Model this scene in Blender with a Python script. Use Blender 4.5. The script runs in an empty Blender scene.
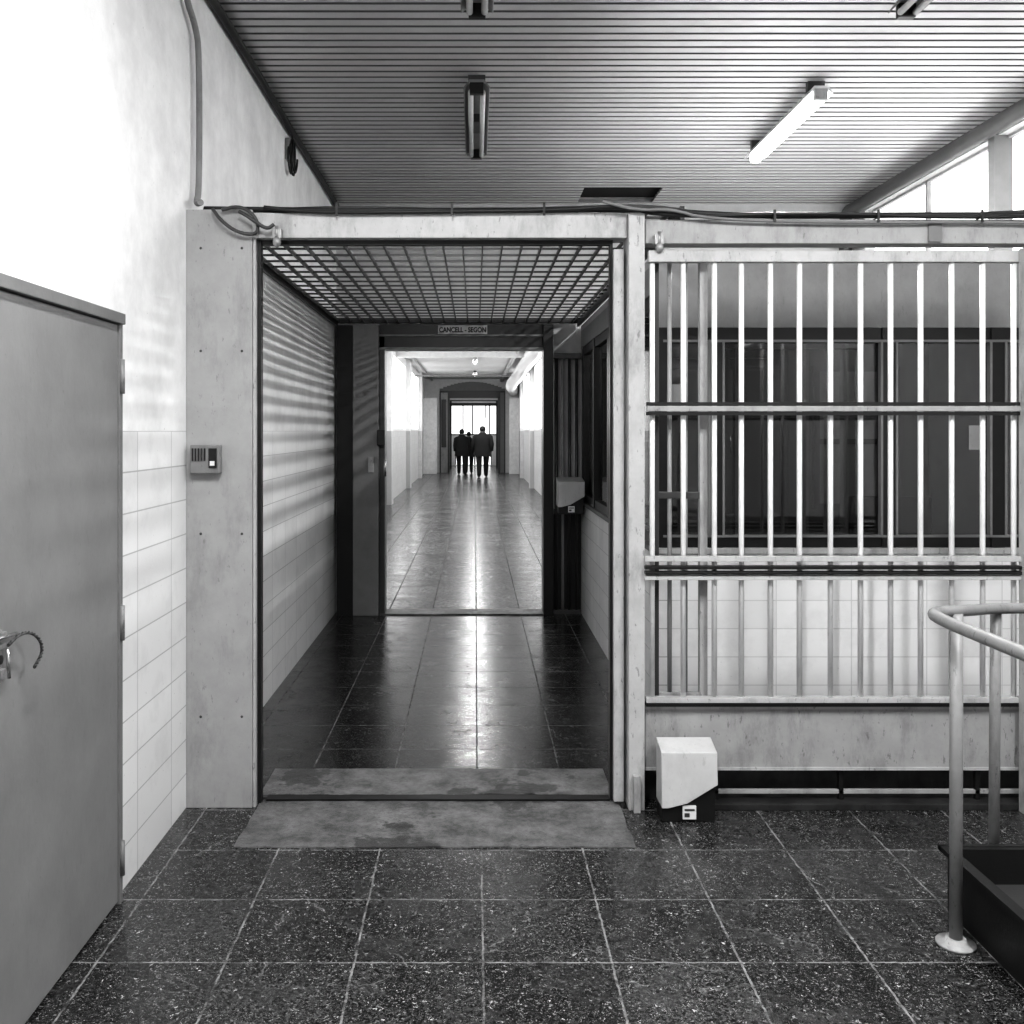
import bpy, bmesh, math, random
from mathutils import Vector, Matrix
random.seed(4)
S=bpy.context.scene
COL=S.collection

# ---------------------------------------------------------------- materials
def newmat(name):
    m=bpy.data.materials.new(name); m.use_nodes=True
    nt=m.node_tree; b=nt.nodes.get('Principled BSDF')
    return m,nt,b
def N(nt,t,**k):
    n=nt.nodes.new(t)
    for a,v in k.items():
        setattr(n,a,v)
    return n
def ramp(nt,src,stops,interp='LINEAR'):
    r=N(nt,'ShaderNodeValToRGB'); r.color_ramp.interpolation=interp
    el=r.color_ramp.elements
    while len(el)<len(stops): el.new(0.5)
    for e,(p,c) in zip(el,stops):
        e.position=p; e.color=(c,c,c,1)
    nt.links.new(src,r.inputs[0]); return r.outputs[0]
def mixc(nt,f,a,b,mode='MIX'):
    m=N(nt,'ShaderNodeMix',data_type='RGBA',blend_type=mode)
    for i,v in ((0,f),(6,a),(7,b)):
        if isinstance(v,(int,float)):
            m.inputs[i].default_value = v if i==0 else (v,v,v,1)
        else: nt.links.new(v,m.inputs[i])
    return m.outputs[2]
def pos(nt):
    return N(nt,'ShaderNodeNewGeometry').outputs['Position']
def noise(nt,vec,scale,detail=4,rough=.6):
    n=N(nt,'ShaderNodeTexNoise'); n.inputs['Scale'].default_value=scale
    n.inputs['Detail'].default_value=detail; n.inputs['Roughness'].default_value=rough
    nt.links.new(vec,n.inputs['Vector']); return n.outputs[0]
def bump(nt,b,h,strength=.2,dist=.01):
    n=N(nt,'ShaderNodeBump'); n.inputs['Strength'].default_value=strength; n.inputs['Distance'].default_value=dist
    nt.links.new(h,n.inputs['Height']); nt.links.new(n.outputs[0],b.inputs['Normal'])
def paint(name,g,rough=.5,metal=0,var=.12,scale=9,bmp=.05,grime=0):
    m,nt,b=newmat(name); p=pos(nt)
    n1=noise(nt,p,scale,6,.65)
    c=ramp(nt,n1,[(.3,g*(1-var)),(.7,min(1,g*(1+var*.6)))])
    n2=noise(nt,p,scale*9,3)
    c=mixc(nt,ramp(nt,n2,[(.68,0),(.74,.35)]),c,g*.55)
    if grime:
        mp=N(nt,'ShaderNodeMapping'); mp.inputs['Scale'].default_value=(1,1,.35); nt.links.new(p,mp.inputs[0])
        n3=noise(nt,mp.outputs[0],7,8,.75); c=mixc(nt,ramp(nt,n3,[(.5,0),(.68,grime)]),c,g*.35)
        n4=noise(nt,mp.outputs[0],45,4,.7); c=mixc(nt,ramp(nt,n4,[(.62,0),(.66,grime)]),c,g*.25)
    nt.links.new(c,b.inputs['Base Color'])
    b.inputs['Roughness'].default_value=rough; b.inputs['Metallic'].default_value=metal
    if bmp: bump(nt,b,n2,bmp)
    return m
def emis(name,g,s):
    m,nt,b=newmat(name); b.inputs['Base Color'].default_value=(g,g,g,1)
    b.inputs['Emission Color'].default_value=(1,1,1,1); b.inputs['Emission Strength'].default_value=s
    return m
def glass(name,op=.25,tint=.5):
    m,nt,b=newmat(name)
    nt.nodes.remove(b); out=nt.nodes['Material Output']
    t=N(nt,'ShaderNodeBsdfTransparent'); t.inputs[0].default_value=(tint,tint,tint,1)
    g=N(nt,'ShaderNodeBsdfGlossy'); g.inputs['Roughness'].default_value=.03; g.inputs[0].default_value=(1,1,1,1)
    fr=N(nt,'ShaderNodeFresnel'); fr.inputs[0].default_value=1.7
    x=N(nt,'ShaderNodeMixShader'); nt.links.new(fr.outputs[0],x.inputs[0])
    nt.links.new(t.outputs[0],x.inputs[1]); nt.links.new(g.outputs[0],x.inputs[2]); nt.links.new(x.outputs[0],out.inputs[0])
    return m

def wallmat(name,axis,up=.8,tile=.72,split=1.65,mort=.45,tw=.2,th=.15,dirt=.12):
    m,nt,b=newmat(name); p=pos(nt)
    s=N(nt,'ShaderNodeSeparateXYZ'); nt.links.new(p,s.inputs[0])
    c=N(nt,'ShaderNodeCombineXYZ'); nt.links.new(s.outputs[axis],c.inputs[0]); nt.links.new(s.outputs[2],c.inputs[1])
    br=N(nt,'ShaderNodeTexBrick'); br.offset=0; br.squash=1
    for k,v in (('Scale',1),('Mortar Size',.003),('Mortar Smooth',.3),('Bias',0),('Brick Width',tw),('Row Height',th)):
        br.inputs[k].default_value=v
    br.inputs['Color1'].default_value=(tile,)*3+(1,); br.inputs['Color2'].default_value=(tile*.9,)*3+(1,)
    br.inputs['Mortar'].default_value=(mort,)*3+(1,)
    nt.links.new(c.outputs[0],br.inputs['Vector'])
    n1=noise(nt,p,3,6,.7); upc=ramp(nt,n1,[(.35,up*(1-dirt)),(.65,up)])
    gt=N(nt,'ShaderNodeMath',operation='GREATER_THAN'); gt.inputs[1].default_value=split
    nt.links.new(s.outputs[2],gt.inputs[0])
    tl=mixc(nt,ramp(nt,noise(nt,p,5,6,.7),[(.5,0),(.72,.25)]),br.outputs[0],tile*.5)
    col=mixc(nt,gt.outputs[0],tl,upc)
    spots=noise(nt,p,60,2); col=mixc(nt,ramp(nt,spots,[(.72,0),(.76,.5)]),col,.3)
    nt.links.new(col,b.inputs['Base Color'])
    r=mixc(nt,gt.outputs[0],.35,.75); nt.links.new(r,b.inputs['Roughness'])
    bump(nt,b,noise(nt,p,45,6,.7),.15,.006)
    return m

def terrazzo(name,base=.03,fleck=.5,grout=.3,rough=(.12,.4),cx=.025,cy=3.78,chip=1.0,spec=.5,tile=.4,mort=.004,big=.5,crack=.5,cs=1.0):
    m,nt,b=newmat(name); p=pos(nt)
    jn=N(nt,'ShaderNodeTexNoise'); jn.inputs['Scale'].default_value=28; jn.inputs['Detail'].default_value=4; nt.links.new(p,jn.inputs['Vector'])
    js=N(nt,'ShaderNodeVectorMath',operation='SCALE'); js.inputs['Scale'].default_value=.012; nt.links.new(jn.outputs[1],js.inputs[0])
    ja=N(nt,'ShaderNodeVectorMath',operation='ADD'); nt.links.new(p,ja.inputs[0]); nt.links.new(js.outputs[0],ja.inputs[1])
    mp=N(nt,'ShaderNodeMapping'); mp.inputs['Location'].default_value=(-cx+4-.006,-cy+8-.006,0); nt.links.new(ja.outputs[0],mp.inputs[0])
    br=N(nt,'ShaderNodeTexBrick'); br.offset=0; br.squash=1
    for k,v in (('Scale',1),('Mortar Size',mort),('Mortar Smooth',.4),('Bias',0),('Brick Width',tile),('Row Height',tile)):
        br.inputs[k].default_value=v
    br.inputs['Color1'].default_value=(.5,)*3+(1,); br.inputs['Color2'].default_value=(1.5,)*3+(1,); br.inputs['Mortar'].default_value=(1,1,1,1)
    nt.links.new(mp.outputs[0],br.inputs['Vector'])
    nn=N(nt,'ShaderNodeTexNoise'); nn.inputs['Scale'].default_value=70; nn.inputs['Detail'].default_value=4; nt.links.new(p,nn.inputs['Vector'])
    sc=N(nt,'ShaderNodeVectorMath',operation='SCALE'); sc.inputs['Scale'].default_value=.04; nt.links.new(nn.outputs[1],sc.inputs[0])
    ad=N(nt,'ShaderNodeVectorMath',operation='ADD'); nt.links.new(p,ad.inputs[0]); nt.links.new(sc.outputs[0],ad.inputs[1]); wp=ad.outputs[0]
    n1=noise(nt,p,75*cs,5,.8)
    mat0=ramp(nt,n1,[(.45,base*.02),(.50,base*.7),(.56,base*6)])
    bg=noise(nt,p,2.2,6,.7)
    mat0=mixc(nt,ramp(nt,bg,[(.48,0),(.72,big)]),mat0,base*3.2)
    mat0=mixc(nt,ramp(nt,noise(nt,p,1.3,5,.7),[(.48,0),(.6,.6)]),mat0,base*.1)
    mat0=mixc(nt,1.0,mat0,br.outputs[0],'MULTIPLY')
    def chips(scale,th,dist):
        v=N(nt,'ShaderNodeTexVoronoi'); v.inputs['Scale'].default_value=scale*cs; nt.links.new(wp,v.inputs['Vector'])
        sp=N(nt,'ShaderNodeSeparateColor'); nt.links.new(v.outputs['Color'],sp.inputs[0])
        a=N(nt,'ShaderNodeMath',operation='GREATER_THAN'); a.inputs[1].default_value=th; nt.links.new(sp.outputs[0],a.inputs[0])
        d=N(nt,'ShaderNodeMath',operation='LESS_THAN'); d.inputs[1].default_value=dist; nt.links.new(v.outputs['Distance'],d.inputs[0])
        k=N(nt,'ShaderNodeMath',operation='MULTIPLY'); nt.links.new(a.outputs[0],k.inputs[0]); nt.links.new(d.outputs[0],k.inputs[1])
        return k.outputs[0]
    c0=chips(240,.7,.5); c1=chips(150,.85,.45); c2=chips(90,.97,.36)
    col=mixc(nt,c0,mat0,fleck*chip*.2); col=mixc(nt,c1,col,fleck*.42*chip); col=mixc(nt,c2,col,fleck*.9)
    gn=noise(nt,p,11,6,.8)
    g=mixc(nt,ramp(nt,gn,[(.42,.05),(.58,1)]),0,br.outputs['Fac'])
    col=mixc(nt,g,col,grout)
    if crack:
        v=N(nt,'ShaderNodeTexVoronoi',feature='DISTANCE_TO_EDGE'); v.inputs['Scale'].default_value=1.6
        n5=N(nt,'ShaderNodeTexNoise'); n5.inputs['Scale'].default_value=18; n5.inputs['Detail'].default_value=8; nt.links.new(p,n5.inputs['Vector'])
        s5=N(nt,'ShaderNodeVectorMath',operation='SCALE'); s5.inputs['Scale'].default_value=.05; nt.links.new(n5.outputs[1],s5.inputs[0])
        a5=N(nt,'ShaderNodeVectorMath',operation='ADD'); nt.links.new(p,a5.inputs[0]); nt.links.new(s5.outputs[0],a5.inputs[1]); nt.links.new(a5.outputs[0],v.inputs['Vector'])
        cr=ramp(nt,v.outputs['Distance'],[(0,1),(.002,.8),(.0045,0)])
        msk=ramp(nt,noise(nt,p,3.0,6,.8),[(.5,0),(.56,crack)])
        cm=N(nt,'ShaderNodeMath',operation='MULTIPLY'); nt.links.new(cr,cm.inputs[0]); nt.links.new(msk,cm.inputs[1])
        col=mixc(nt,cm.outputs[0],col,grout)
    nt.links.new(col,b.inputs['Base Color'])
    rr=ramp(nt,noise(nt,p,4,8,.8),[(.35,rough[0]),(.66,rough[1])])
    rr=mixc(nt,c1,rr,.5); rr=mixc(nt,br.outputs['Fac'],rr,.75); nt.links.new(rr,b.inputs['Roughness'])
    b.inputs['Specular IOR Level'].default_value=spec
    bump(nt,b,mixc(nt,br.outputs['Fac'],mixc(nt,.8,noise(nt,p,9,3),n1),0),.1,.004)
    return m

M={}
M['wallY']=wallmat('plaster and tile wall',1,up=.88,tile=.85,tw=.4,mort=.45,dirt=.2)
M['wallX']=wallmat('tiled low wall',0,up=.5,tile=.97,split=1.02,tw=.4,mort=.7)
M['corr']=wallmat('corridor wall',1,up=.9,tile=.62)
M['corrend']=paint('corridor end paint',.7,.6)
M['plain']=paint('plain plaster',.5,.8)
M['whitepl']=paint('white plaster',.8,.8)
M['floor']=terrazzo('dark terrazzo',.009,.5,.26,(.12,.38),spec=.45,crack=.6,big=.5)
M['floorin']=terrazzo('polished terrazzo',.005,.18,.18,(.11,.32),cx=.01,spec=.27,big=.3,crack=.9)
M['floorcor']=terrazzo('corridor terrazzo',.05,.25,.02,(.16,.3),cx=.01,chip=.5,spec=.2,mort=.006,big=.8,crack=0,cs=.3)
M['light']=paint('light grey enamel',.48,.45,grime=.6)
M['bar']=paint('white bar enamel',.85,.4,bmp=0,grime=.2)
M['mid']=paint('mid grey enamel',.36,.45,grime=.55)
M['column']=paint('grey column paint',.36,.6,var=.1,grime=.35)
M['door']=paint('grey door paint',.22,.45,var=.12,scale=5,grime=.12)
M['doorf']=paint('door frame paint',.18,.42)
M['dark']=paint('dark steel',.018,.35,metal=.3)
M['scuffed']=paint('scuffed black rail and recess shade',.03,.5,var=.9,scale=6,grime=.8)
M['darker']=paint('black paint',.005,.5)
M['charcoal']=paint('charcoal steel',.06,.4,metal=.2)
M['slat']=paint('ceiling slat',.52,.42,metal=.25,var=.05)
M['slatside']=paint('slat edge',.16,.4,metal=.3,var=.05)
M['black']=paint('void black',.003,.9,bmp=0)
M['cable']=paint('black cable',.01,.5,bmp=0)
M['white']=paint('white plastic',.75,.35,var=.03,bmp=0)
M['hood']=paint('pale grey plastic',.55,.4,var=.08,grime=.2)
M['signw']=paint('sign white',.5,.5,bmp=0)
M['zinc']=paint('galvanised pipe',.07,.45,metal=.2)
M['conduit']=paint('conduit paint',.22,.45,grime=.55)
M['chrome']=paint('bare metal',.6,.25,metal=.9,bmp=0)
M['lock']=paint('worn lock metal',.35,.4,metal=.5,grime=.7)
M['tube']=emis('lit tube',1,32)
M['tubeoff']=paint('unlit tube',.6,.25,bmp=0)
M['sky']=emis('daylit frosted pane',.9,1.6)
M['skycor']=emis('corridor pane',.9,2.2)
M['sky2']=emis('far daylit pane',.7,1.7)
M['corlamp']=emis('corridor tube',1,7)
M['glass']=glass('booth glass',tint=.65)
M['panel']=paint('grey panel',.2,.5)
M['booth']=paint('booth fascia paint',.27,.5,grime=.2)
M['skin']=paint('skin',.12,.5,bmp=0)
M['hair']=paint('hair',.006,.6,bmp=0)
M['cloth']=paint('dark cloth',.006,.85,bmp=0)
M['cloth2']=paint('charcoal cloth',.008,.85,bmp=0)
def concrete():
    m,nt,b=newmat('worn concrete'); p=pos(nt)
    a=ramp(nt,noise(nt,p,6,9,.8),[(.38,.05),(.5,.13),(.62,.2)])
    a=mixc(nt,ramp(nt,noise(nt,p,90,3),[(.58,0),(.68,.6)]),a,.04)
    st=ramp(nt,noise(nt,p,1.8,6,.7),[(.56,0),(.59,.8)])
    a=mixc(nt,st,a,.03)
    nt.links.new(a,b.inputs['Base Color']); b.inputs['Roughness'].default_value=.5
    bump(nt,b,noise(nt,p,40,6,.75),.6); return m
M['conc']=concrete()

# ---------------------------------------------------------------- geometry helpers
def link(o): COL.objects.link(o); return o
def bm_box(bm,x0,x1,y0,y1,z0,z1,bev=0,mi=0):
    r=bmesh.ops.create_cube(bm,size=1)
    vs=r['verts']
    for v in vs:
        v.co=Vector(((x0+x1)/2+v.co.x*(x1-x0),(y0+y1)/2+v.co.y*(y1-y0),(z0+z1)/2+v.co.z*(z1-z0)))
    fs=set(f for v in vs for f in v.link_faces)
    for f in fs: f.material_index=mi
    if bev>0:
        es=list(set(e for v in vs for e in v.link_edges))
        bmesh.ops.bevel(bm,geom=es,offset=bev,segments=2,affect='EDGES',profile=.6)
def finish(name,bm,mats,origin=None,smooth=False):
    me=bpy.data.meshes.new(name)
    if origin is None: origin=Vector((0,0,0))
    origin=Vector(origin)
    for v in bm.verts: v.co-=origin
    bmesh.ops.recalc_face_normals(bm,faces=bm.faces)
    bm.to_mesh(me); bm.free()
    if not isinstance(mats,(list,tuple)): mats=[mats]
    for m in mats: me.materials.append(m)
    if smooth:
        for p in me.polygons: p.use_smooth=True
    o=bpy.data.objects.new(name,me); o.location=origin
    return link(o)
def box(name,x0,x1,y0,y1,z0,z1,mat,bev=0.0):
    bm=bmesh.new(); bm_box(bm,x0,x1,y0,y1,z0,z1,bev)
    return finish(name,bm,mat,((x0+x1)/2,(y0+y1)/2,z0))
def boxes(name,lst,mats,bev=0,origin=None):
    bm=bmesh.new()
    for b in lst:
        mi=b[6] if len(b)>6 else 0
        bm_box(bm,*b[:6],bev,mi)
    if origin is None:
        l=[v.co.copy() for v in bm.verts]
        origin=((min(v.x for v in l)+max(v.x for v in l))/2,(min(v.y for v in l)+max(v.y for v in l))/2,min(v.z for v in l))
    return finish(name,bm,mats,origin)
def smoothpath(pts,it=2):
    P=[Vector(p) for p in pts]
    for _ in range(it):
        Q=[P[0]]
        for a,b in zip(P[:-1],P[1:]):
            Q+= [a.lerp(b,.25),a.lerp(b,.75)]
        Q.append(P[-1]); P=Q
    return P
def bm_tube(bm,pts,r,seg=12,mi=0,rads=None):
    P=[Vector(p) for p in pts]; n=len(P); rings=[]
    up=None
    for i,p in enumerate(P):
        t=(P[min(i+1,n-1)]-P[max(i-1,0)]).normalized()
        if up is None:
            up=Vector((0,0,1)) if abs(t.z)<.9 else Vector((1,0,0))
        a=t.cross(up).normalized(); up=a.cross(t).normalized()
        rr=rads[i] if rads else r
        rings.append([bm.verts.new(p+(a*math.cos(k*2*math.pi/seg)+up*math.sin(k*2*math.pi/seg))*rr) for k in range(seg)])
    for A,B in zip(rings[:-1],rings[1:]):
        for k in range(seg):
            f=bm.faces.new((A[k],A[(k+1)%seg],B[(k+1)%seg],B[k])); f.smooth=True; f.material_index=mi
    bm.faces.new(rings[0][::-1]).material_index=mi; bm.faces.new(rings[-1]).material_index=mi
def tube(name,pts,r,mat,seg=12,origin=None,rads=None):
    bm=bmesh.new(); bm_tube(bm,pts,r,seg,0,rads)
    return finish(name,bm,mat,origin if origin is not None else pts[0])
def bm_ell(bm,c,rx,ry,rz,mi=0,u=16,v=12):
    r=bmesh.ops.create_uvsphere(bm,u_segments=u,v_segments=v,radius=1)
    for w in r['verts']: w.co=Vector(c)+Vector((w.co.x*rx,w.co.y*ry,w.co.z*rz))
    for f in set(f for w in r['verts'] for f in w.link_faces): f.material_index=mi; f.smooth=True
def thing(name,loc,label,cat,group=None):
    e=bpy.data.objects.new(name,None); e.location=loc; e.empty_display_size=.1
    link(e); e['label']=label; e['category']=cat
    if group: e['group']=group
    return e
WORLD={}
def parts(pa,*chs):
    w=WORLD.get(pa.name,pa.location.copy())
    for c in chs:
        WORLD[c.name]=c.location.copy()
        c.parent=pa; c.matrix_parent_inverse=Matrix.Translation(-w)
    return pa
def struct(o,label=None,cat=None):
    o['kind']='structure'
    o['label']=label or o.name.replace('_',' '); o['category']=cat or o.name.split('_')[0]
    return o
def lab(o,label,cat,group=None):
    o['label']=label; o['category']=cat
    if group: o['group']=group
    return o

XL=-1.265; XR=3.45; YB=8.75; H=3.72; YG=4.2
# ---------------------------------------------------------------- floor
bm=bmesh.new()
bm_box(bm,XL-.1,XR+.1,-3.1,4.33,-.1,0,0,0)
bm_box(bm,XL-.1,XR+.1,4.33,YB,-.1,0,0,1)
bm_box(bm,-2.2,1.85,YB,46.1,-.1,0,0,2)
struct(finish('floor',bm,[M['floor'],M['floorin'],M['floorcor']]),'dark speckled terrazzo tile floor with pale joints','floor')
def patch(name,x0,x1,y0,y1,h,jit,label,n=26,endj=1):
    bm=bmesh.new(); rnd=random.Random(7)
    pts=[(x0+(x1-x0)*i/n,y0+rnd.uniform(-jit,jit)) for i in range(n+1)]
    pts+=[(x1+rnd.uniform(-jit,jit)*endj,y0+(y1-y0)*i/5) for i in range(1,5)]
    pts+=[(x1-(x1-x0)*i/n,y1+rnd.uniform(-jit,jit)*.3) for i in range(n+1)]
    pts+=[(x0+rnd.uniform(-jit,jit)*endj,y1-(y1-y0)*i/5) for i in range(1,5)]
    a=[bm.verts.new((x,y,0)) for x,y in pts]; b=[bm.verts.new((x,y,h)) for x,y in pts]
    bm.faces.new(a[::-1]); bm.faces.new(b)
    for i in range(len(pts)):
        j=(i+1)%len(pts); bm.faces.new((a[i],a[j],b[j],b[i]))
    return struct(finish(name,bm,M['conc']),label,'threshold')
patch('trim_1',-.955,.635,3.80,4.265,.006,.008,'worn grey concrete strip set in the floor at the gate')
patch('trim_2',-.97,.62,4.33,4.66,.012,.012,'worn concrete sill inside the gate track',endj=0)
struct(box('trim_3',-.93,.60,4.27,4.325,0,.012,M['darker']),'black steel gate track in the floor','threshold')
struct(box('trim_4',-.85,.64,8.6,8.85,0,.012,M['conc']),'concrete threshold of the inner gate','threshold')
# ---------------------------------------------------------------- hall walls
struct(box('wall_left',XL-.15,XL,-3,YB,0,H+.1,M['wallY']),'white plaster wall with glazed tile wainscot','wall')
struct(box('wall_rear',XL-.15,XR+.15,-3.15,-3,0,H+.1,M['whitepl']),'plain plaster wall','wall')
struct(boxes('wall_back',[(-2.2,-.86,YB,YB+.2,0,H+.1),(-.86,.72,YB,YB+.2,2.55,H+.1),(.72,XR+.15,YB,YB+.2,0,H+.1)],M['plain']),'plaster end wall around the inner gate','wall')
W0,W1=2.7,3.6
struct(boxes('wall_right',[(XR,XR+.15,-3,YB,0,W0),(XR,XR+.15,-3,YB,W1,H+.1),(XR,XR+.15,-3,-2.5,W0,W1),(XR,XR+.15,8.5,YB,W0,W1)],M['plain']),'plaster wall with a high strip window','wall')
wl=[(XR+.02,XR+.07,-2.5,8.5,W0,W0+.04,2),(XR+.06,XR+.09,-2.5,8.5,W1-.02,W1,2)]
for y in (-2.5,.2,3.3):
    wl.append((XR+.0,XR+.09,y-.05,y+.05,W0,W1,2))
wl.append((XR-.03,XR+.09,6.32,6.40,W0,W1))
wl.append((XR+.06,XR+.09,7.45,7.48,W0,W1,2))
struct(boxes('window_1',wl+[(XR+.09,XR+.1,-2.5,8.5,W0,W1,1)],[M['panel'],M['sky'],M['mid']]),'high strip window with frosted daylit panes','window')
# ---------------------------------------------------------------- ceiling (slats)
bm=bmesh.new()
bm_box(bm,XL,XR,-3,YB,H+.06,H+.1,0,1)
y=-3+.0
hx0,hx1,hy=.93,1.6,8.12
while y<YB-.02:
    y1=min(y+.072,YB)
    segs=[(XL,XR)]
    if y>hy and y<hy+.5: segs=[(XL,hx0),(hx1,XR)]
    for a,b in segs:
        vs=[bm.verts.new((xx,yy,zz)) for xx in (a,b) for yy,zz in ((y,H+.03),(y+.004,H),(y1-.004,H),(y1,H+.03))]
        for k in range(3):
            bm.faces.new((vs[k],vs[k+1],vs[k+5],vs[k+4])).material_index=0 if k==1 else 2
    y+=.088
struct(finish('ceiling',bm,[M['slat'],M['black'],M['slatside']]),'suspended ceiling of narrow grey metal slats','ceiling')
# ---------------------------------------------------------------- pilaster
bm=bmesh.new(); bm_box(bm,XL,-.975,YG,4.42,0,2.62,.004)
for zz in (.4,1.2,2.0,2.45):
    bm_ell(bm,(-1.2,YG,zz),.006,.003,.006,1,8,6); bm_ell(bm,(-1.02,YG,zz),.006,.003,.006,1,8,6)
struct(finish('wall_pilaster',bm,[M['column'],M['charcoal']],(-1.12,4.3,0)),'grey painted pilaster carrying the gate frame','pilaster')
# ---------------------------------------------------------------- front barred partition
g=thing('barred_partition',(.74,YG,0),'light grey steel security partition with vertical bars and open gateway','barred partition')
P=[]
P.append(box('top_beam',-.975,.665,YG,4.30,2.495,2.605,M['light'],.004))
P.append(box('top_beam',.745,2.6,YG,4.30,2.47,2.575,M['mid'],.004))
post=box('post',.668,.738,YG-.03,4.33,0,2.60,M['light'],.005); P.append(post)
P.append(box('jamb',.61,.655,4.22,4.33,.02,2.45,M['light'],.004))
P.append(box('jamb',.598,.61,4.25,4.30,.02,2.495,M['dark']))
P.append(box('jamb',-.962,-.945,4.24,4.28,0,2.495,M['darker']))
P.append(box('jamb',-.973,-.962,4.21,4.24,0,2.495,M['light']))
P.append(box('header_channel',-.945,.60,4.25,4.29,2.475,2.495,M['darker']))
fr=thing('bar_panel',(1.6,YG,.43),'','x'); del fr['label']; del fr['category']
P.append(fr)
rails=[]
rails.append(boxes('rail',[(.755,2.5,4.17,4.21,2.385,2.435)],M['light'],.003))
rails.append(boxes('rail',[(.745,2.55,4.15,4.175,1.735,1.758)],M['mid'],.002))
rails.append(boxes('rail',[(.745,2.55,4.155,4.18,1.760,1.775),(.745,2.55,4.155,4.18,1.718,1.733)],M['darker']))
rails.append(boxes('rail',[(.735,2.55,4.15,4.175,1.085,1.108),(.735,2.55,4.15,4.175,1.005,1.025)],M['light'],.002))
rails.append(boxes('rail',[(.735,2.55,4.14,4.18,1.030,1.043),(.735,2.55,4.14,4.18,1.052,1.066)],M['darker'],.002))
rails.append(boxes('rail',[(.745,2.5,4.17,4.21,.452,.468)],M['darker']))
rails.append(boxes('rail',[(.745,2.5,4.17,4.21,.468,.49)],M['light'],.002))
bars=[]
xs=[(u-475)/228.6 for u in (652,683,714,741,770,799,830,860,890,920,951,982,1013)]
for x in xs:
    bars.append(tube('bar',[(x,4.195,.47),(x,4.195,2.40)],.0115,M['bar'],10))
P.append(box('lower_panel',.745,2.5,4.205,4.235,.17,.452,M['mid'],.003))
P.append(boxes('panel_lip',[(.745,2.5,4.19,4.25,.435,.452),(.745,2.5,4.20,4.25,.165,.178)],M['light']))
P.append(box('recess_shade_sheet',.745,2.5,4.30,4.32,0,.18,M['scuffed']))  # black sheet standing in for the shade of the recess under the panel
P.append(box('floor_rail',1.02,2.5,4.17,4.25,0,.03,M['scuffed'],.004))
P.append(box('floor_rail',1.02,2.5,4.22,4.24,.055,.072,M['mid'],.002))
P.append(boxes('rail_bracket',[(x,x+.02,4.22,4.24,.03,.17) for x in (1.05,1.6,2.2)],M['dark']))
P.append(box('post',2.36,2.42,4.12,4.168,0,2.44,M['light'],.004))
for x,z in ((-.86,2.50),(.80,2.475)):
    bm=bmesh.new(); bm_box(bm,x-.02,x+.02,4.16,4.2,z-.015,z+.03,.003); bm_ell(bm,(x,4.165,z-.03),.018,.02,.024,0); bm_tube(bm,[(x,4.165,z-.02),(x,4.165,z+.04)],.008)
    P.append(finish('cable_clamp',bm,M['lock'],(x,4.2,z)))
P.append(boxes('foot_lug',[(.685,.715,4.14,4.17,0,.16)],M['mid'],.003))
P.append(box('junction_plate',1.98,2.04,4.19,4.2,2.475,2.57,M['panel'],.003))
parts(g,*P)
WORLD[fr.name]=Vector((1.6,YG,.43))
parts(fr,*rails,*bars)
sl=thing('sliding_gate',(.9,4.27,.02),'sliding barred gate leaf pushed open behind the fixed bars','gate leaf')
parts(sl,box('stile',.79,.815,4.25,4.285,.47,2.44,M['charcoal'],.003),box('stile',.995,1.03,4.25,4.285,.47,2.44,M['mid'],.003),
   box('rail',.79,1.03,4.255,4.28,2.40,2.44,M['mid'],.003),box('rail',.79,1.03,4.255,4.28,.455,.49,M['mid'],.003),
   box('rail',.79,1.03,4.255,4.28,1.35,1.38,M['charcoal'],.003),
   *[tube('bar',[(x,4.268,.48),(x,4.268,2.41)],.010,M['mid'],10) for x in (.865,.935)])

# cables over the beam
def cab(pts,r,mat,label):
    c=tube('cable',smoothpath(pts),r,M[mat],8); lab(c,label,'cable')
cab([(-1.2,4.26,2.635),(-.9,4.22,2.622),(-.4,4.22,2.618),(.2,4.23,2.622),(.7,4.2,2.622),(1.2,4.21,2.59),(1.9,4.22,2.60),(2.6,4.22,2.60)],.013,'cable','black cable lying along the gate beam')
cab([(-.92,4.185,2.625),(-.7,4.18,2.60),(-.1,4.18,2.605),(.4,4.18,2.612),(.62,4.15,2.625),(.85,4.18,2.58),(1.5,4.18,2.60),(2.1,4.18,2.578),(2.6,4.18,2.59)],.009,'cable','thin black cable tied along the gate beam')
cab([(-.92,4.26,2.63),(-.5,4.27,2.645),(0,4.27,2.625),(.45,4.26,2.64),(.8,4.26,2.65),(1.05,4.25,2.60),(1.3,4.26,2.615),(2.0,4.26,2.60),(2.6,4.26,2.63)],.010,'charcoal','grey cable draped over the gate beam')
cab([(.55,4.14,2.64),(.70,4.135,2.60),(.85,4.15,2.61),(1.0,4.17,2.57),(1.6,4.175,2.555),(2.2,4.175,2.56),(2.6,4.175,2.55)],.007,'panel','thin grey cable sagging in front of the beam')
cab([(-1.14,4.17,2.615),(-1.10,4.16,2.56),(-1.03,4.16,2.51),(-.95,4.17,2.50),(-.94,4.17,2.55),(-.97,4.17,2.60),(-1.03,4.17,2.628),(-1.1,4.17,2.61)],.008,'charcoal','looped dark cable beside the gate frame')
cab([(-1.02,4.15,2.60),(-.97,4.145,2.57),(-.90,4.15,2.52),(-.87,4.155,2.545)],.008,'charcoal','short dark cable tail ending at the clamp')
for x in (-.6,-.1,.3,1.3,1.75,2.2):
    zt=2.605 if x<.7 else 2.575
    t=boxes('cable_tie',[(x-.005,x+.005,4.165,4.285,zt+.001,zt+.003),(x-.005,x+.005,4.16,4.166,zt-.02,zt+.035)],M['darker']); lab(t,'black cable tie around the cables on the beam','cable tie','cable ties on the gate beam')
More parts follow.
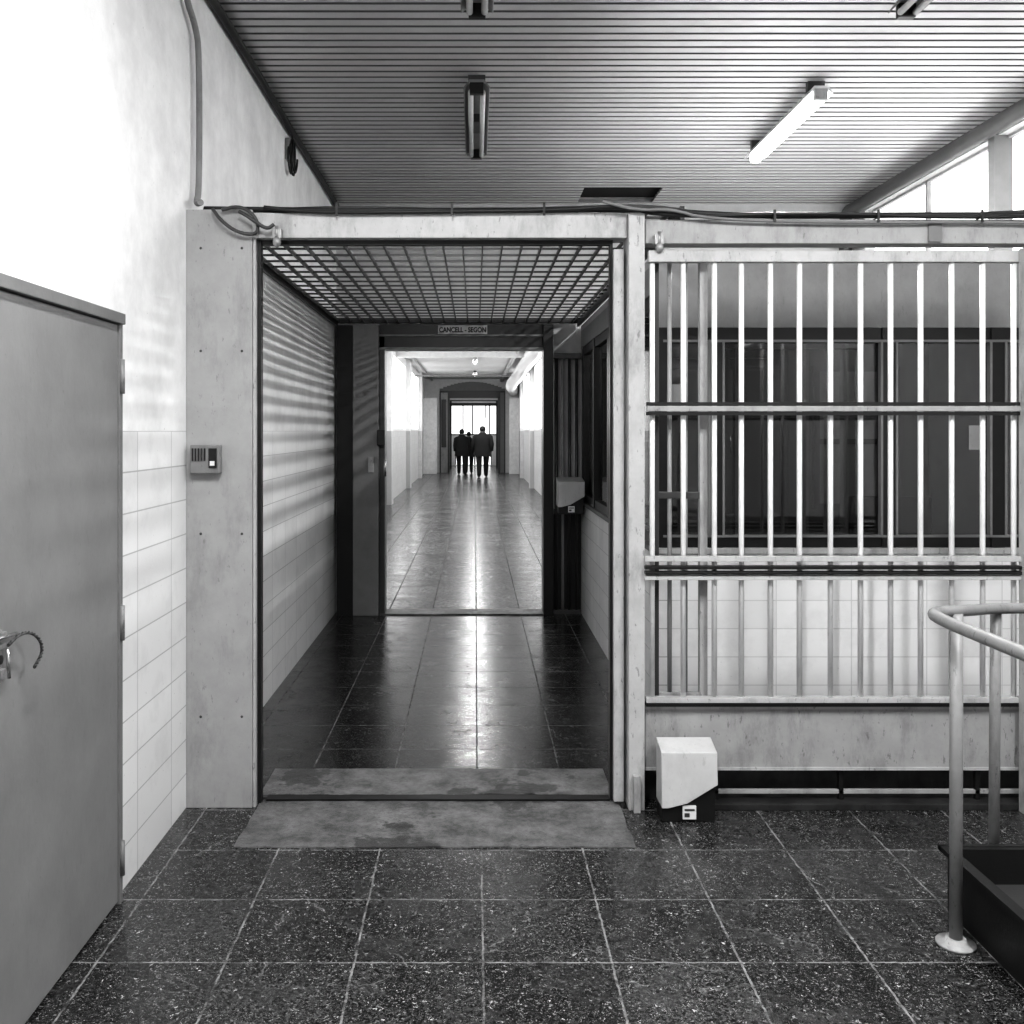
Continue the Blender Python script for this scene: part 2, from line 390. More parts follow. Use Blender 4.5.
c=tube('conduit_pipe',smoothpath([(-1.235,4.10,3.60),(-1.235,4.10,3.5),(-1.235,4.24,3.44),(-1.235,4.3,3.35),(-1.235,4.3,2.72),(-1.235,4.25,2.655),(-1.20,4.2,2.65)],2),.014,M['conduit'],12); lab(c,'grey electrical conduit running down the plaster wall','conduit')
c=tube('cable',smoothpath([(XL+.03,-2.9,3.66)]+[(XL+.025+.01*random.random(),yy,3.66+.02*random.random()) for yy in [x*.9-2 for x in range(12)]]+[(XL+.03,8.7,3.66)],1),.024,M['cable'],8); lab(c,'thick black cable following the ceiling corner','cable')
jb=thing('wall_bracket_light',(XL,6.45,3.5),'small grey junction box with a coil of spare cable','wall fixture')  # junction box holding the cable coil, not a lamp
pts=[]
for k in range(46):
    a=k*.42; pts.append((XL+.02+.0008*k,6.45+(.075+.012*math.sin(k))*math.cos(a),3.49+(.11+.012*math.cos(k*.7))*math.sin(a)))
parts(jb,boxes('mounting_box',[(XL,XL+.035,6.38,6.50,3.46,3.60)],M['mid'],.006),tube('cable_coil',pts,.007,M['cable'],8),
   tube('lead',smoothpath([(XL+.04,6.45,3.60),(XL+.03,6.47,3.63),(XL+.03,6.5,3.65)]),.006,M['cable'],8))
c=tube('pipe',[(3.35,-2.9,3.62),(3.35,8.60,3.62),(3.35,8.66,3.60),(3.35,8.68,3.54),(3.35,8.69,2.62)],.055,M['zinc'],18); lab(c,'grey insulated pipe running under the ceiling','pipe')

# wire mesh roof
ZM=2.625
bm=bmesh.new()
x=-1.22
while x<.93:
    bm_box(bm,x-.0035,x+.0035,4.32,8.70,ZM,ZM+.026); x+=.105
y=4.45
while y<8.7:
    bm_box(bm,-1.26,.95,y-.003,y+.003,ZM+.008,ZM+.020); y+=.19
msh=finish('mesh_panel',bm,M['dark'],(-.15,6.5,ZM))
gr=thing('mesh_roof',(-.15,6.5,ZM),'steel grid roof over the gated passage','steel grid')
fl=boxes('edge_angle',[(-1.262,-1.24,4.42,8.70,ZM-.03,ZM+.04),(.925,.945,4.33,8.70,ZM-.03,ZM+.04),(-1.24,.925,8.67,8.70,ZM,ZM+.04)],M['dark'])
parts(gr,msh,fl)
bl=thing('added_batten_lamp',(-.17,4.36,2.6),'unseen fluorescent batten added behind the gate beam as fill light','lamp')  # added lamp hidden by the beam, softly fills the passage
parts(bl,boxes('housing',[(-.75,.4,4.302,4.34,2.56,2.61)],M['white'],.004),tube('tube',[(-.72,4.355,2.575),(.37,4.355,2.575)],.006,M['tube'],10))

# ---------------------------------------------------------------- booth
BX=.96; BY=5.1
struct(box('wall_booth_side',BX,BX+.08,BY,8.7,0,1.0,wallmat('booth tile',1,up=.6,tile=.85,split=5)),'low white tiled wall of the guard booth','wall')
struct(box('wall_booth_front',BX+.08,XR,BY,BY+.08,0,1.0,M['wallX']),'low white tiled wall under the booth window','wall')
struct(box('trim_6',BX-.02,XR,BY-.03,BY+.1,1.0,1.03,M['light'],.004),'grey sill of the booth window','sill')
struct(box('trim_7',BX-.02,BX+.1,BY+.1,8.7,1.0,1.03,M['charcoal'],.004),'dark sill of the booth side window','sill')
struct(boxes('wall_booth_top',[(BX,XR,BY,BY+.08,2.2,2.55),(BX,BX+.08,BY+.08,8.7,2.4,2.55)],M['booth']),'grey panel above the booth windows','wall')
struct(box('ceiling_booth',BX,XR,BY,8.7,2.55,2.6,M['plain']),'flat roof of the guard booth','ceiling')
fl=[]
for x in (BX+.03,1.28,2.2,2.78,3.36): fl.append((x-.035,x+.035,BY,BY+.07,1.03,2.2))
fl+=[(BX,XR,BY+.01,BY+.06,1.03,1.09),(BX,XR,BY+.01,BY+.06,2.13,2.2),(BX+.03,XR-.1,BY+.035,BY+.04,1.05,2.18,1)]
for x in (1.32,2.24,1.245,2.16,2.74,2.82): fl.append((x-.006,x+.006,BY-.006,BY+.03,1.09,2.13,2))  # thin paler strips stand in for highlights along the frame edges
fl+=[(1.0,3.3,BY-.004,BY+.03,1.085,1.097,2),(1.0,3.3,BY-.004,BY+.03,2.122,2.135,2)]
struct(boxes('window_2',fl,[M['dark'],M['glass'],M['panel']]),'guard booth window in dark metal frame','window')
fl=[]
for y in (5.25,6.1,6.95,7.8,8.6): fl.append((BX,BX+.07,y-.035,y+.035,1.03,2.4))
fl+=[(BX+.01,BX+.06,BY+.1,8.65,1.03,1.09),(BX+.01,BX+.06,BY+.1,8.65,2.33,2.4),(BX+.035,BX+.04,BY+.1,8.65,1.05,2.38,1)]
struct(boxes('window_3',fl,[M['dark'],M['glass']]),'guard booth side window in dark metal frame','window')
rw=[(1.04,3.45,7.3,7.36,0,2.55),(1.3,1.36,7.24,7.3,0,2.4,1),(2.25,2.31,7.24,7.3,0,2.4,1),(1.3,2.31,7.24,7.3,2.2,2.26,1),(1.75,1.79,7.25,7.3,0,2.2,1),(2.6,3.2,7.27,7.3,1.1,2.1,2),(2.56,2.6,7.24,7.3,1.06,2.14,1),(3.2,3.24,7.24,7.3,1.06,2.14,1),(2.88,2.91,7.24,7.3,1.1,2.1,1),(2.56,3.24,7.24,7.3,1.55,1.59,1)]
struct(boxes('wall_booth_rear',rw,[M['charcoal'],M['dark'],M['mid']]),'dim rear partition of the booth with door frames','wall')
vb=thing('vertical_blind',(1.75,5.5,2.1),'partly drawn vertical blind with grey slats inside the booth','blind')
bm=bmesh.new()
for i,x in enumerate([1.42+.075*k for k in range(10)]):
    if i in (2,3,4,7,8): continue
    bm_box(bm,x,x+.042,5.5+.012*(i%2),5.504+.012*(i%2),1.02,2.12,0,(i*7)%3)
parts(vb,box('blind_rail',1.38,2.2,5.48,5.53,2.12,2.15,M['mid'],.003),finish('blind_slats',bm,[M['panel'],M['mid'],M['dark']],(1.75,5.5,1.02)))
lk=thing('locker',(1.75,6.9,0),'dark grey steel locker with two tall doors','locker')
parts(lk,box('body',1.45,2.1,6.62,7.1,0,2.1,M['charcoal'],.006),
      box('door',1.46,1.77,6.59,6.62,.06,2.07,M['panel'],.004),box('door',1.78,2.09,6.59,6.62,.06,2.07,M['charcoal'],.004),
      tube('handle',[(1.745,6.575,1.5),(1.745,6.575,1.62)],.012,M['chrome']),tube('handle',[(1.81,6.575,1.5),(1.81,6.575,1.62)],.012,M['chrome']))
dk=thing('desk',(2.6,5.8,0),'dark desk standing under the booth window','desk')
parts(dk,box('desk_top',1.6,3.4,5.6,6.15,.72,.75,M['panel'],.004),*[box('leg',x-.02,x+.02,y-.02,y+.02,0,.72,M['dark']) for x in (1.65,3.35) for y in (5.65,6.1)])
mo=thing('monitor',(2.55,5.9,.75),'dark computer monitor on the desk','monitor')
parts(mo,box('screen',2.3,2.8,5.88,5.92,.9,1.25,M['darker'],.01),boxes('stand',[(2.52,2.58,5.89,5.91,.77,.92),(2.42,2.68,5.82,5.98,.75,.77)],M['dark'],.004))
for x,z,w,h in ((1.02,1.75,.10,.15),(2.64,1.55,.09,.13)):
    o=box('notice',x,x+w,BY+.03,BY+.034,z,z+h,M['booth']); lab(o,'sheet of paper taped inside the booth window','notice','papers taped to the booth window')
bl=thing('added_ceiling_light',(2.3,6.0,2.5),'unseen round ceiling light added to brighten the booth','ceiling lamp')  # unseen lamp, added so the booth contents show dimly
parts(bl,tube('base',[(2.3,6.0,2.55),(2.3,6.0,2.52)],.13,M['mid'],20),tube('diffuser',[(2.3,6.0,2.52),(2.3,6.0,2.49),(2.3,6.0,2.47)],.11,M['white'],20,rads=[.12,.11,.05]))

# ---------------------------------------------------------------- inner gate
ig=thing('inner_gate_frame',(-.1,8.66,0),'steel frame of the inner gate with dark header','gate frame')
parts(ig,
  box('recess_strip',-1.24,-1.09,8.60,8.75,0,2.6,M['darker']),
  box('post',-1.09,-.86,8.56,8.75,0,2.6,M['panel'],.006),
  box('jamb',-.86,-.81,8.62,8.8,0,2.5,M['charcoal'],.004),
  box('jamb',.61,.70,8.56,8.8,0,2.6,M['dark'],.004),
  boxes('header',[(-.86,.61,8.62,8.8,2.38,2.61)],M['dark'],.004),
  boxes('header_lip',[(-.86,.61,8.60,8.62,2.38,2.40),(-.86,.61,8.60,8.62,2.50,2.515)],M['panel']),
  box('lock_box',-.87,-.80,8.52,8.60,1.52,1.66,M['dark'],.005),
  box('lock_box',-.95,-.90,8.53,8.56,1.28,1.42,M['light'],.005),
  tube('handle',[(-.80,8.52,1.25),(-.80,8.52,1.4)],.012,M['chrome']))
fg=thing('folded_gate',(.84,8.66,0),'dark steel gate leaf folded back against the booth','gate leaf')
parts(fg,box('leaf_panel',.71,.955,8.68,8.74,.02,.9,M['dark'],.004),
  box('frame_rail',.71,.955,8.63,8.69,.9,.95,M['charcoal'],.003),box('frame_rail',.71,.955,8.63,8.69,0,.04,M['charcoal'],.003),box('frame_rail',.71,.955,8.63,8.69,2.3,2.35,M['charcoal'],.003),
  *[tube('bar',[(x,8.655,.04),(x,8.655,2.3)],.013,M['mid' if i==1 else 'charcoal']) for i,x in enumerate((.735,.79,.85,.915))])
sg=thing('door_sign',(-.1,8.59,2.51),'small white sign with black lettering above the inner gate','sign')
pl=box('sign_plate',-.33,.11,8.585,8.60,2.518,2.596,M['signw'],.002)
cu=bpy.data.curves.new('txt','FONT'); cu.body='CANCELL - SEGON'; cu.size=.062; cu.extrude=.001; cu.offset=.0022; cu.align_x='CENTER'
to=bpy.data.objects.new('txt',cu); link(to); bpy.context.view_layer.update()
me=bpy.data.meshes.new_from_object(to.evaluated_get(bpy.context.evaluated_depsgraph_get())); bpy.data.objects.remove(to)
for v in me.vertices:
    x,y,z=v.co; v.co=Vector((x*.8,-z,y))
me.materials.clear(); me.materials.append(M['darker'])
tx=bpy.data.objects.new('lettering',me); tx.location=(-.11,8.583,2.534); link(tx)
parts(sg,pl,tx)

# ---------------------------------------------------------------- sensor boxes
def sensor(x0,y0,z0,w,d,h,label,lay=True):
    t=thing('gate_motor_box',(x0+w/2,y0+d/2,z0),label,'control box')
    bm=bmesh.new(); bm_box(bm,x0+.01*w,x0+w*.98,y0+.02,y0+d,z0,z0+h*.5,.006)
    base=finish('base',bm,M['darker'],(x0+w/2,y0+d/2,z0))
    bm=bmesh.new()
    prof=[(0,.2),(.0,1),(1,1),(1,.5),(.45,.26),(.12,.2)]
    fv=[bm.verts.new((x0+a*w,y0+(.012 if b>.9 else 0),z0+b*h-(.03 if b>.9 else 0))) for a,b in prof]
    bv=[bm.verts.new((x0+a*w,y0+d*.95,z0+b*h)) for a,b in prof]
    bm.faces.new(fv); bm.faces.new(bv[::-1])
    for k in range(len(prof)):
        j=(k+1)%len(prof); bm.faces.new((fv[k],bv[k],bv[j],fv[j]))
    bmesh.ops.bevel(bm,geom=list(bm.edges),offset=.0018,segments=1,affect='EDGES')
    hood=finish('hood',bm,M['hood'],(x0+w/2,y0+d/2,z0+.3*h))
    lb=boxes('label_plate',[(x0+w*.38,x0+w*.62,y0+.008,y0+.02,z0+h*.05,z0+h*.22)],M['white'])
    ln=boxes('label_print',[(x0+w*.41,x0+w*.59,y0+.006,y0+.008,z0+h*.16,z0+h*.185),(x0+w*.41,x0+w*.5,y0+.006,y0+.008,z0+h*.08,z0+h*.13)],M['charcoal'])
    parts(t,base,hood,lb,ln); return t
sensor(.785,4.03,.0,.235,.135,.325,'white hooded control box with black base beside the gate post')
sensor(.72,8.3,.93,.23,.255,.31,'white hooded control box mounted on the inner gate')

# card reader
cr=thing('card_reader',(-1.175,4.17,1.465),'grey wall access reader with small dark display on the pilaster','access reader')
bm=bmesh.new(); bm_box(bm,-1.235,-1.105,4.155,4.2,1.465,1.59,.006)
parts(cr,finish('housing',bm,M['conduit'],(-1.175,4.17,1.465)),
  boxes('grille',[(-1.225+i*.013,-1.219+i*.013,4.150,4.156,1.52,1.575) for i in range(5)],M['dark']),
  box('display',-1.153,-1.118,4.150,4.157,1.49,1.575,M['darker'],.002),
  box('key_slot',-1.146,-1.126,4.147,4.151,1.5,1.52,M['white']))

# ---------------------------------------------------------------- left steel door
dr=struct(boxes('door_1',[(XL,XL+.022,2.43,3.34,.012,2.02)],M['door'],.003),'flush grey painted steel door','door')
dfm=boxes('door_frame',[(XL,XL+.03,3.342,3.368,0,2.05),(XL,XL+.03,2.38,2.427,0,2.05),(XL,XL+.04,2.38,3.368,2.023,2.06)],M['doorf'],.003)
hg=[]
for z in (.16,.98,1.84):
    hg.append(tube('hinge',[(XL+.034,3.35,z-.06),(XL+.034,3.35,z+.06)],.009,M['conduit'],10))
latch=boxes('latch_plate',[(XL+.022,XL+.027,2.45,2.515,.99,1.13),(XL+.027,XL+.04,2.47,2.51,1.085,1.098),(XL+.027,XL+.04,2.485,2.51,1.005,1.03),(XL+.027,XL+.045,2.48,2.505,1.11,1.128)],M['lock'],.002)
bolt=tube('bolt',[(XL+.042,2.45,1.118),(XL+.042,2.56,1.110)],.005,M['chrome'],10)
cp=smoothpath([(XL+.045,2.51,1.09),(XL+.055,2.55,1.112),(XL+.07,2.59,1.108),(XL+.08,2.625,1.075),(XL+.08,2.63,1.04),(XL+.07,2.605,1.01)],4)
bm=bmesh.new()
for ph,mi in ((0,0),(math.pi,1)):
    q=[]
    for i,c in enumerate(cp):
        a=i*.75+ph; q.append(c+Vector((math.cos(a)*.0025,0,math.sin(a)*.0025)))
    bm_tube(bm,q,.0028,8,mi)
hk=finish('security_cord',bm,[M['dark'],M['charcoal']],cp[0])
pin=tube('locking_pin',[(XL+.04,2.515,1.08),(XL+.04,2.525,1.0)],.0045,M['chrome'],8)
rose=tube('keyhole_cover',[(XL+.027,2.495,1.055),(XL+.034,2.495,1.055)],.012,M['dark'],14)
parts(dr,dfm,*hg,latch,bolt,hk,pin,rose)

# ---------------------------------------------------------------- lamps
def lamp(x,y0,y1,lit,label,z=3.62,grp='ceiling fluorescent lamps',tm='tube'):
    t=thing('fluorescent_lamp',(x,(y0+y1)/2,z),label,'ceiling lamp',grp)
    bm=bmesh.new(); k=.8 if lit else .85
    prof=[(-.09,0),(-.05,.045),(.05,.045),(.09,0),(.085,-.004),(.045,.03),(-.045,.03),(-.085,-.004)]
    A=[bm.verts.new((x+a*k,y0,z+b)) for a,b in prof]; B=[bm.verts.new((x+a*k,y1,z+b)) for a,b in prof]
    bm.faces.new(A); bm.faces.new(B[::-1])
    for k in range(8): bm.faces.new((A[k],B[k],B[(k+1)%8],A[(k+1)%8]))
    P=[finish('housing',bm,M['white' if lit else 'panel'],(x,(y0+y1)/2,z))]
    for dx in ((0,) if lit else (-.035,.035)):
        P.append(tube('tube',[(x+dx,y0+.04,z-.015),(x+dx,y1-.04,z-.015)],.028 if lit else .016,M[tm] if lit else M['tubeoff'],12))
    P.append(boxes('end_cap',[(x-.04,x+.04,y0,y0+.04,z-.035,z+.03)],M['mid'] if lit else M['dark'],.004))
    P.append(boxes('end_cap',[(x-.04,x+.04,y1-.04,y1,z-.035,z+.03)],M['mid'] if lit else M['dark'],.004))
    for yy in (y0+.1,y1-.1):
        P.append(boxes('bracket',[(x-.05,x+.05,yy-.02,yy+.02,z+.04,H)],M['charcoal']))
    if not lit:
        P.append(boxes('ballast_cover',[(x-.03,x+.03,(y0+y1)/2-.12,(y0+y1)/2+.12,z-.02,z+.04)],M['charcoal'],.004))
    parts(t,*P)
    return t
lamp(2.02,5.6,6.95,True,'unseen lit fluorescent ceiling lamp with glowing white tube')
lamp(.01,5.5,6.85,False,'unlit fluorescent ceiling lamp with dark housing')
lamp(.01,3.2,4.52,False,'unlit fluorescent ceiling lamp with dark housing')
lamp(2.02,3.2,4.52,False,'unlit fluorescent ceiling lamp with dark housing')
lamp(-.3,.9,2.2,True,'unseen lit fluorescent ceiling lamp with glowing white tube')  # unseen lamp outside the view, placed to brighten the left wall
lamp(2.02,.9,2.2,True,'unseen lit fluorescent ceiling lamp with glowing white tube')  # second unseen lamp added outside the view

# ---------------------------------------------------------------- handrail + tray
hr=thing('handrail',(1.56,3.09,0),'grey painted tubular handrail with round floor flange','handrail')
rail=tube('rail',smoothpath([(1.43,1.6,1.07),(1.43,2.5,1.07),(1.43,2.98,1.07),(1.47,3.08,1.07),(1.58,3.12,1.065),(1.81,3.355,1.03),(2.1,3.42,1.02),(2.7,3.44,1.02)],2),.019,M['conduit'],16)
p1=tube('post',[(1.545,3.085,.0),(1.555,3.10,1.06)],.020,M['conduit'],16)
p2=tube('post',[(1.82,3.37,0),(1.82,3.355,1.02)],.018,M['conduit'],16)
def flange(x,y,r=.06): return tube('flange',[(x,y,0),(x,y,.008),(x,y,.010),(x,y,.022)],.05,M['mid'],24,rads=[r,r,r*.58,r*.5])
parts(hr,rail,p1,p2,flange(1.545,3.085),flange(1.82,3.37,.038))
bt=boxes('storage_tray',[(1.625,1.64,2.1,3.30,0,.22),(2.5,2.52,2.1,3.30,0,.22),(1.64,2.5,3.28,3.30,0,.22),(1.64,2.5,2.1,2.12,0,.22),(1.64,2.5,2.12,3.28,0,.1,1),(1.60,1.625,2.1,3.31,.205,.222),(1.60,2.5,3.30,3.32,.205,.222)],[M['darker'],M['charcoal']])
lab(bt,'low open black steel tray on the floor beside the handrail','tray')

# ---------------------------------------------------------------- corridor
CL,CR,CE=-1.98,1.7,38
struct(box('wall_corridor_left',CL-.15,CL,YB+.2,CE,0,3.8,M['corr']),'white corridor wall with tiled lower part','wall')
struct(box('wall_corridor_right',CR,CR+.15,YB+.2,CE,0,3.8,M['corr']),'white corridor wall with tiled lower part','wall')
struct(box('ceiling_corridor',CL-.15,CR+.15,YB+.2,CE+8,3.7,3.8,paint('corridor ceiling',.6,.7)),'plain corridor ceiling','ceiling')
n=3
for side in (0,1):
    for k,yy in enumerate((10.2,16.2,22.4,28.6)):
        n+=1; ye=yy+4.6
        X=CL if side==0 else CR; s=1 if side==0 else -1
        a,b=sorted((X,X+s*.03)); c1,c2=sorted((X+s*.0,X+s*.015))
        struct(boxes('window_%d'%n,[(a,b,yy,yy+.06,1.7,3.5),(a,b,ye-.06,ye,1.7,3.5),(a,b,yy,ye,1.66,1.72),(a,b,yy,ye,3.46,3.52),(c1,c2,yy,ye,1.7,3.5,1)],[M['bar'],M['skycor']]),'corridor window with pale daylit panes','window')
n=8
for k,yy in enumerate((15.2,21.4,27.6,33.5)):
    for X,s in ((CL,1),(CR,-1)):
        a,b=sorted((X,X+s*.12)); struct(box('trim_%d'%n,a,b,yy,yy+.5,0,3.7,M['corr']),'projecting corridor pier','pier'); n+=1
struct(box('trim_%d'%n,CL,CR,24,24.2,3.5,3.7,M['corrend']),'dropped corridor ceiling beam','beam'); n+=1
struct(box('trim_%d'%n,CL,CR,31,31.15,3.42,3.47,M['panel']),'dark cross bar under the corridor ceiling','beam'); n+=1
bm=bmesh.new()
ox0,ox1=-1.4,1.2
bm_box(bm,CL-.15,ox0,CE,CE+.3,0,3.75); bm_box(bm,ox1,CR+.15,CE,CE+.3,0,3.75)
k=18
for i in range(k):
    a=ox0+(ox1-ox0)*i/k; b=ox0+(ox1-ox0)*(i+1)/k
    m=((a+b)/2-(ox0+ox1)/2)/((ox1-ox0)/2); zz=3.3+.3*(1-m*m)
    bm_box(bm,a,b,CE,CE+.3,min(zz,3.7),3.75)
struct(finish('wall_corridor_end',bm,M['corrend']),'corridor end wall with a shallow arched opening','wall')
struct(boxes('trim_%d'%n,[(ox0,ox1,CE-.02,CE+.15,3.17,3.24),(ox0,ox0+.05,CE-.02,CE+.15,0,3.2),(ox1-.05,ox1,CE-.02,CE+.15,0,3.2),(ox0,ox1,CE+.02,CE+.05,3.24,3.66,1),
   (ox0+.05,-1.08,CE+.02,CE+.05,0,3.17,2),(-1.33,-1.14,CE+.0,CE+.02,1.0,2.9,0),(1.0,ox1-.05,CE+.02,CE+.05,0,3.17,1),(-1.08,-1.0,CE-.02,CE+.05,0,3.0),(.9,1.0,CE-.02,CE+.05,0,3.0),(-1.08,1.0,CE-.02,CE+.05,2.95,3.17)],[M['charcoal'],M['panel'],M['light']]),'dark frame of the far doorway','door frame'); n+=1
# nested second gate frame in the far room
struct(boxes('trim_%d'%n,[(-1.1,-1.02,42,42.1,0,3.0),(.92,1.0,42,42.1,0,3.0),(-1.1,1.0,42,42.1,2.75,2.85),(-1.1,1.0,42,42.1,2.95,3.0),(-.55,-.5,42,42.1,0,2.75),(.45,.5,42,42.1,2.2,2.75)],M['dark']),'open dark gate frame beyond the corridor end','gate frame'); n+=1
pn=boxes('door_2',[(-1.97,-1.45,36.6,36.66,.01,2.9),(1.3,1.68,36.6,36.66,.01,2.9)],M['bar']); struct(pn,'pale door leaves folded open at the corridor end','door')
struct(boxes('wall_far_room',[(-2,-1.9,CE+.3,46,0,3.75),(1.75,1.85,CE+.3,46,0,3.75),(-2,1.85,46,46.1,0,3.75)],M['corrend']),'grey walls of the far room','wall')
wf=[(-1.2,1.05,45.93,45.98,1.5,2.95,1)]
for x in (-1.2,-.12,.7,1.05): wf.append((x-.03,x+.03,45.88,45.95,1.45,3.0))
for z in (1.48,2.97): wf.append((-1.2,1.05,45.88,45.95,z-.03,z+.03))
struct(boxes('window_12',wf,[M['charcoal'],M['sky2']]),'bright multi pane window of the far room','window')
wf=[(-.9,.75,45.93,45.98,.05,1.3,1),(-.05,.03,45.88,45.95,.05,1.3),(-.95,-.9,45.88,45.95,.05,1.3),(.75,.8,45.88,45.95,.05,1.3)]
struct(boxes('door_3',wf,[M['charcoal'],M['sky2']]),'glazed daylit door of the far room','door')
for y in (15.5,21,26.4,32.5):
    lamp(0,y,y+1.2,True,'lit fluorescent lamp on the corridor ceiling',z=3.6,grp='corridor ceiling lamps',tm='corlamp')
c=tube('duct_pipe',smoothpath([(1.4,17,3.5),(1.4,27,3.5),(1.38,30,3.42),(1.2,33,3.2),(1.45,36,3.2),(1.5,37.9,3.2)],2),.19,M['white'],16); lab(c,'white insulated ventilation duct under the corridor ceiling','pipe')
c=tube('duct_pipe',[(1.05,9,3.64),(1.05,37.9,3.64)],.06,M['light'],14); lab(c,'pale service pipe running under the corridor ceiling','pipe')
c=tube('duct_pipe',[(-1.7,9,3.66),(-1.7,37.9,3.66)],.04,M['mid'],12); lab(c,'thin grey pipe along the corridor wall','pipe')
# ---------------------------------------------------------------- people
def person(x,y,h,stride,label,face=1,shw=.19,wd=1.0):
    s=h/1.75
    V=[((0,0,.95),.13,.11),((0,0,1.12),.13,.1),((0,.0,1.30),.15,.11),((0,0,1.44),.10,.08),((0,0,1.52),.062,.06),((0,.01,1.60),.078,.085),((0,.01,1.68),.082,.09),((0,0,1.735),.05,.06)]
    E=[(i,i+1) for i in range(7)]
    def add(p,a,b,par):
        V.append((p,a,b)); E.append((par,len(V)-1)); return len(V)-1
    hands=[]
    for sd in (-1,1):
        st=stride*sd
        a=add((sd*shw,0,1.40),.06,.06,3); e=add((sd*(shw+.04),-st*.25-.01,1.13),.046,.046,a); w=add((sd*(shw+.03),-st*.45+.05,.88),.032,.03,e)
        hands.append((sd,Vector((sd*(shw+.03),-st*.45+.05,.88))))
        hp=add((sd*.1,0,.88),.1,.1,0); k=add((sd*.09,st*.5+.02,.5),.078,.078,hp); an=add((sd*.09,st,.09),.058,.058,k); t=add((sd*.10,st+.15,.04),.045,.03,an)
    me=bpy.data.meshes.new('body'); me.from_pydata([v[0] for v in V],E,[])
    o=bpy.data.objects.new('body_tmp',me); link(o)
    sk=o.modifiers.new('s','SKIN'); 
    for i,v in enumerate(V):
        d=me.skin_vertices[0].data[i]; d.radius=(v[1],v[2]); d.use_root=(i==0)
    sb=o.modifiers.new('d','SUBSURF'); sb.levels=2; sb.render_levels=2
    bpy.context.view_layer.update()
    m2=bpy.data.meshes.new_from_object(o.evaluated_get(bpy.context.evaluated_depsgraph_get())); bpy.data.objects.remove(o)
    bm=bmesh.new(); bm.from_mesh(m2)
    for f in bm.faces:
        z=f.calc_center_median().z; f.smooth=True
        f.material_index=0 if z>1.49 else (2 if z>.1 else 3)
    for sd,w in hands:
        bm_ell(bm,w+Vector((0,.005,-.06)),.018,.038,.055,0,10,8)
        for i in range(4):
            yy=-.028+i*.019; L=(.065,.078,.082,.07)[i]
            b0=w+Vector((0,yy+.005,-.10)); bm_tube(bm,[b0,b0+Vector((-sd*.006,0,-L*.5)),b0+Vector((-sd*.02,0,-L))],.009,6,0)
        b0=w+Vector((0,.035,-.05)); bm_tube(bm,[b0,b0+Vector((-sd*.01,.025,-.03)),b0+Vector((-sd*.015,.03,-.06))],.010,6,0)
    bm_ell(bm,(0,.10,1.615),.012,.018,.022,0,8,6)
    for sd in (-1,1):
        bm_ell(bm,(sd*.072,.01,1.625),.010,.018,.03,0,8,6); bm_ell(bm,(sd*.03,.085,1.645),.014,.012,.009,3,8,6)
    bm_ell(bm,(0,.09,1.575),.025,.012,.008,3,8,6)
    t=Matrix.Translation((x,y,0))@Matrix.Rotation(0 if face>0 else math.pi,4,'Z')@Matrix.Scale(s,4)@Matrix.Diagonal((wd,wd,1,1))
    zmin=min(v.co.z for v in bm.verts)
    for v in bm.verts: v.co.z-=zmin
    bmesh.ops.transform(bm,matrix=t,verts=bm.verts)
    top=thing('person',(x,y,0),label,'person')
    body=finish('body',bm,[M['skin'],M['skin'],M['cloth'],M['hair']],(x,y,0))
    bm=bmesh.new(); bm_ell(bm,(0,-.006,1.652-zmin),.079,.094,.098,0,20,16)
    bmesh.ops.delete(bm,geom=[v for v in bm.verts if v.co.z<(1.56-zmin if v.co.y<0 else 1.56-zmin+v.co.y*1.6)],context='VERTS')
    bmesh.ops.transform(bm,matrix=t,verts=bm.verts); hair=finish('hair',bm,M['hair'],(x,y,1.6*s),True)
    bm=bmesh.new(); rings=[]
    for z,a,b in ((.72,.22,.17),(.9,.215,.165),(1.1,.2,.15),(1.3,.215,.155),(1.40,.2,.14),(1.46,.13,.11),(1.53,.075,.08)):
        rings.append([bm.verts.new((a*math.cos(q*math.pi/10),b*math.sin(q*math.pi/10),z-zmin)) for q in range(20)])
    for A,B in zip(rings[:-1],rings[1:]):
        for q in range(20): bm.faces.new((A[q],A[(q+1)%20],B[(q+1)%20],B[q])).smooth=True
    for sd in (-1,1):
        st=stride*sd
        bm_tube(bm,[(sd*(shw-.05),0,1.42-zmin),(sd*(shw),0,1.385-zmin),(sd*(shw+.04),-st*.25-.01,1.13-zmin),(sd*(shw+.033),-st*.43+.04,.91-zmin)],.06,12,0,[.06,.078,.066,.055])
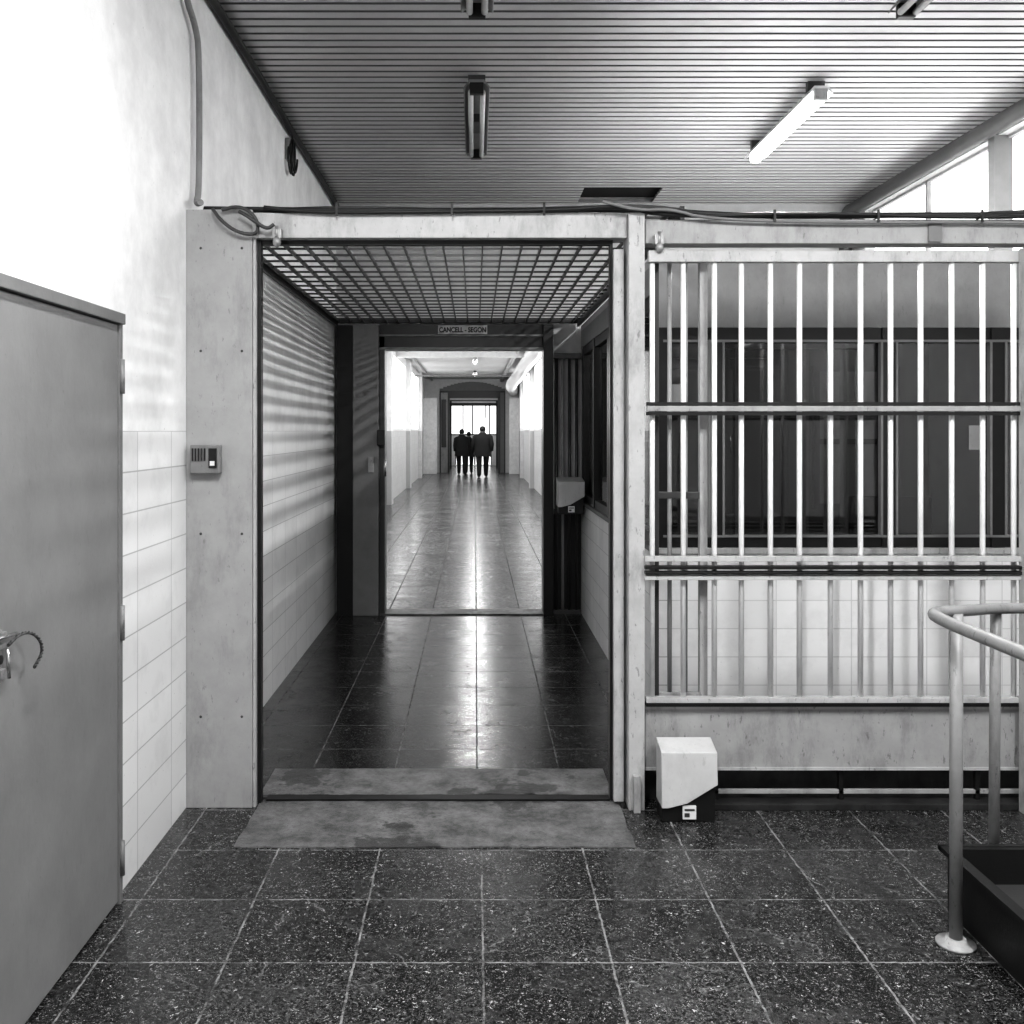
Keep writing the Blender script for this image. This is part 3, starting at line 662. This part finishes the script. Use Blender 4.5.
    bmesh.ops.transform(bm,matrix=t,verts=bm.verts); jk=finish('jacket',bm,M['cloth2'],(x,y,.72*s),True)
    parts(top,body,hair,jk)
person(.27,34.2,1.84,.12,'person in a dark jacket walking along the corridor',1,shw=.19,wd=1.3)
person(-.50,36.2,1.74,-.14,'person in dark clothes walking beside a companion',1,shw=.17,wd=1.2)
person(-.24,37.2,1.64,.1,'person in a dark coat walking close behind two others',1,shw=.17,wd=1.15)

# ---------------------------------------------------------------- lights
def area(name,loc,size,sy,power,rot=(0,0,0)):
    l=bpy.data.lights.new(name,'AREA'); l.shape='RECTANGLE'; l.size=size; l.size_y=sy; l.energy=power
    o=bpy.data.objects.new(name,l); o.location=loc; o.rotation_euler=rot; link(o); return o
area('hall_lamp_light',(-.3,1.55,3.57),.1,1.3,105)
area('hall_lamp_light',(2.02,1.55,3.57),.05,1.3,118)
area('gate_lamp_light',(2.02,6.27,3.57),.05,1.3,112)
area('batten_fill_light',(-.17,4.375,2.56),1.1,.03,9,(math.radians(50),0,0))  # fill for the passage, from the added batten
for y in (16.1,21.6,27,33.1):
    area('corridor_light',(0,y,3.55),.08,1.2,52)
area('far_room_fill_light',(0,42,3.6),1,2,60)  # fill light added to brighten the far room, no fixture modelled
area('booth_fill_light',(2.3,6.0,2.45),.3,.3,4.5)  # weak fill added inside the booth
w=bpy.data.worlds.new('World'); S.world=w; w.use_nodes=True
w.node_tree.nodes['Background'].inputs[0].default_value=(.8,.8,.8,1); w.node_tree.nodes['Background'].inputs[1].default_value=.6

# ---------------------------------------------------------------- camera
cd=bpy.data.cameras.new('camera'); cd.sensor_width=36; cd.lens=960/1024*36
cd.shift_x=37/1024; cd.shift_y=-81/1024; cd.clip_end=200
co=bpy.data.objects.new('camera',cd); co.location=(0,0,1.65); co.rotation_euler=(math.pi/2,0,0); link(co)
S.camera=co
S.view_settings.view_transform='Standard'
try: S.view_settings.look='Medium High Contrast'
except Exception as e: print('LOOK',e)
S.view_settings.exposure=-0.1
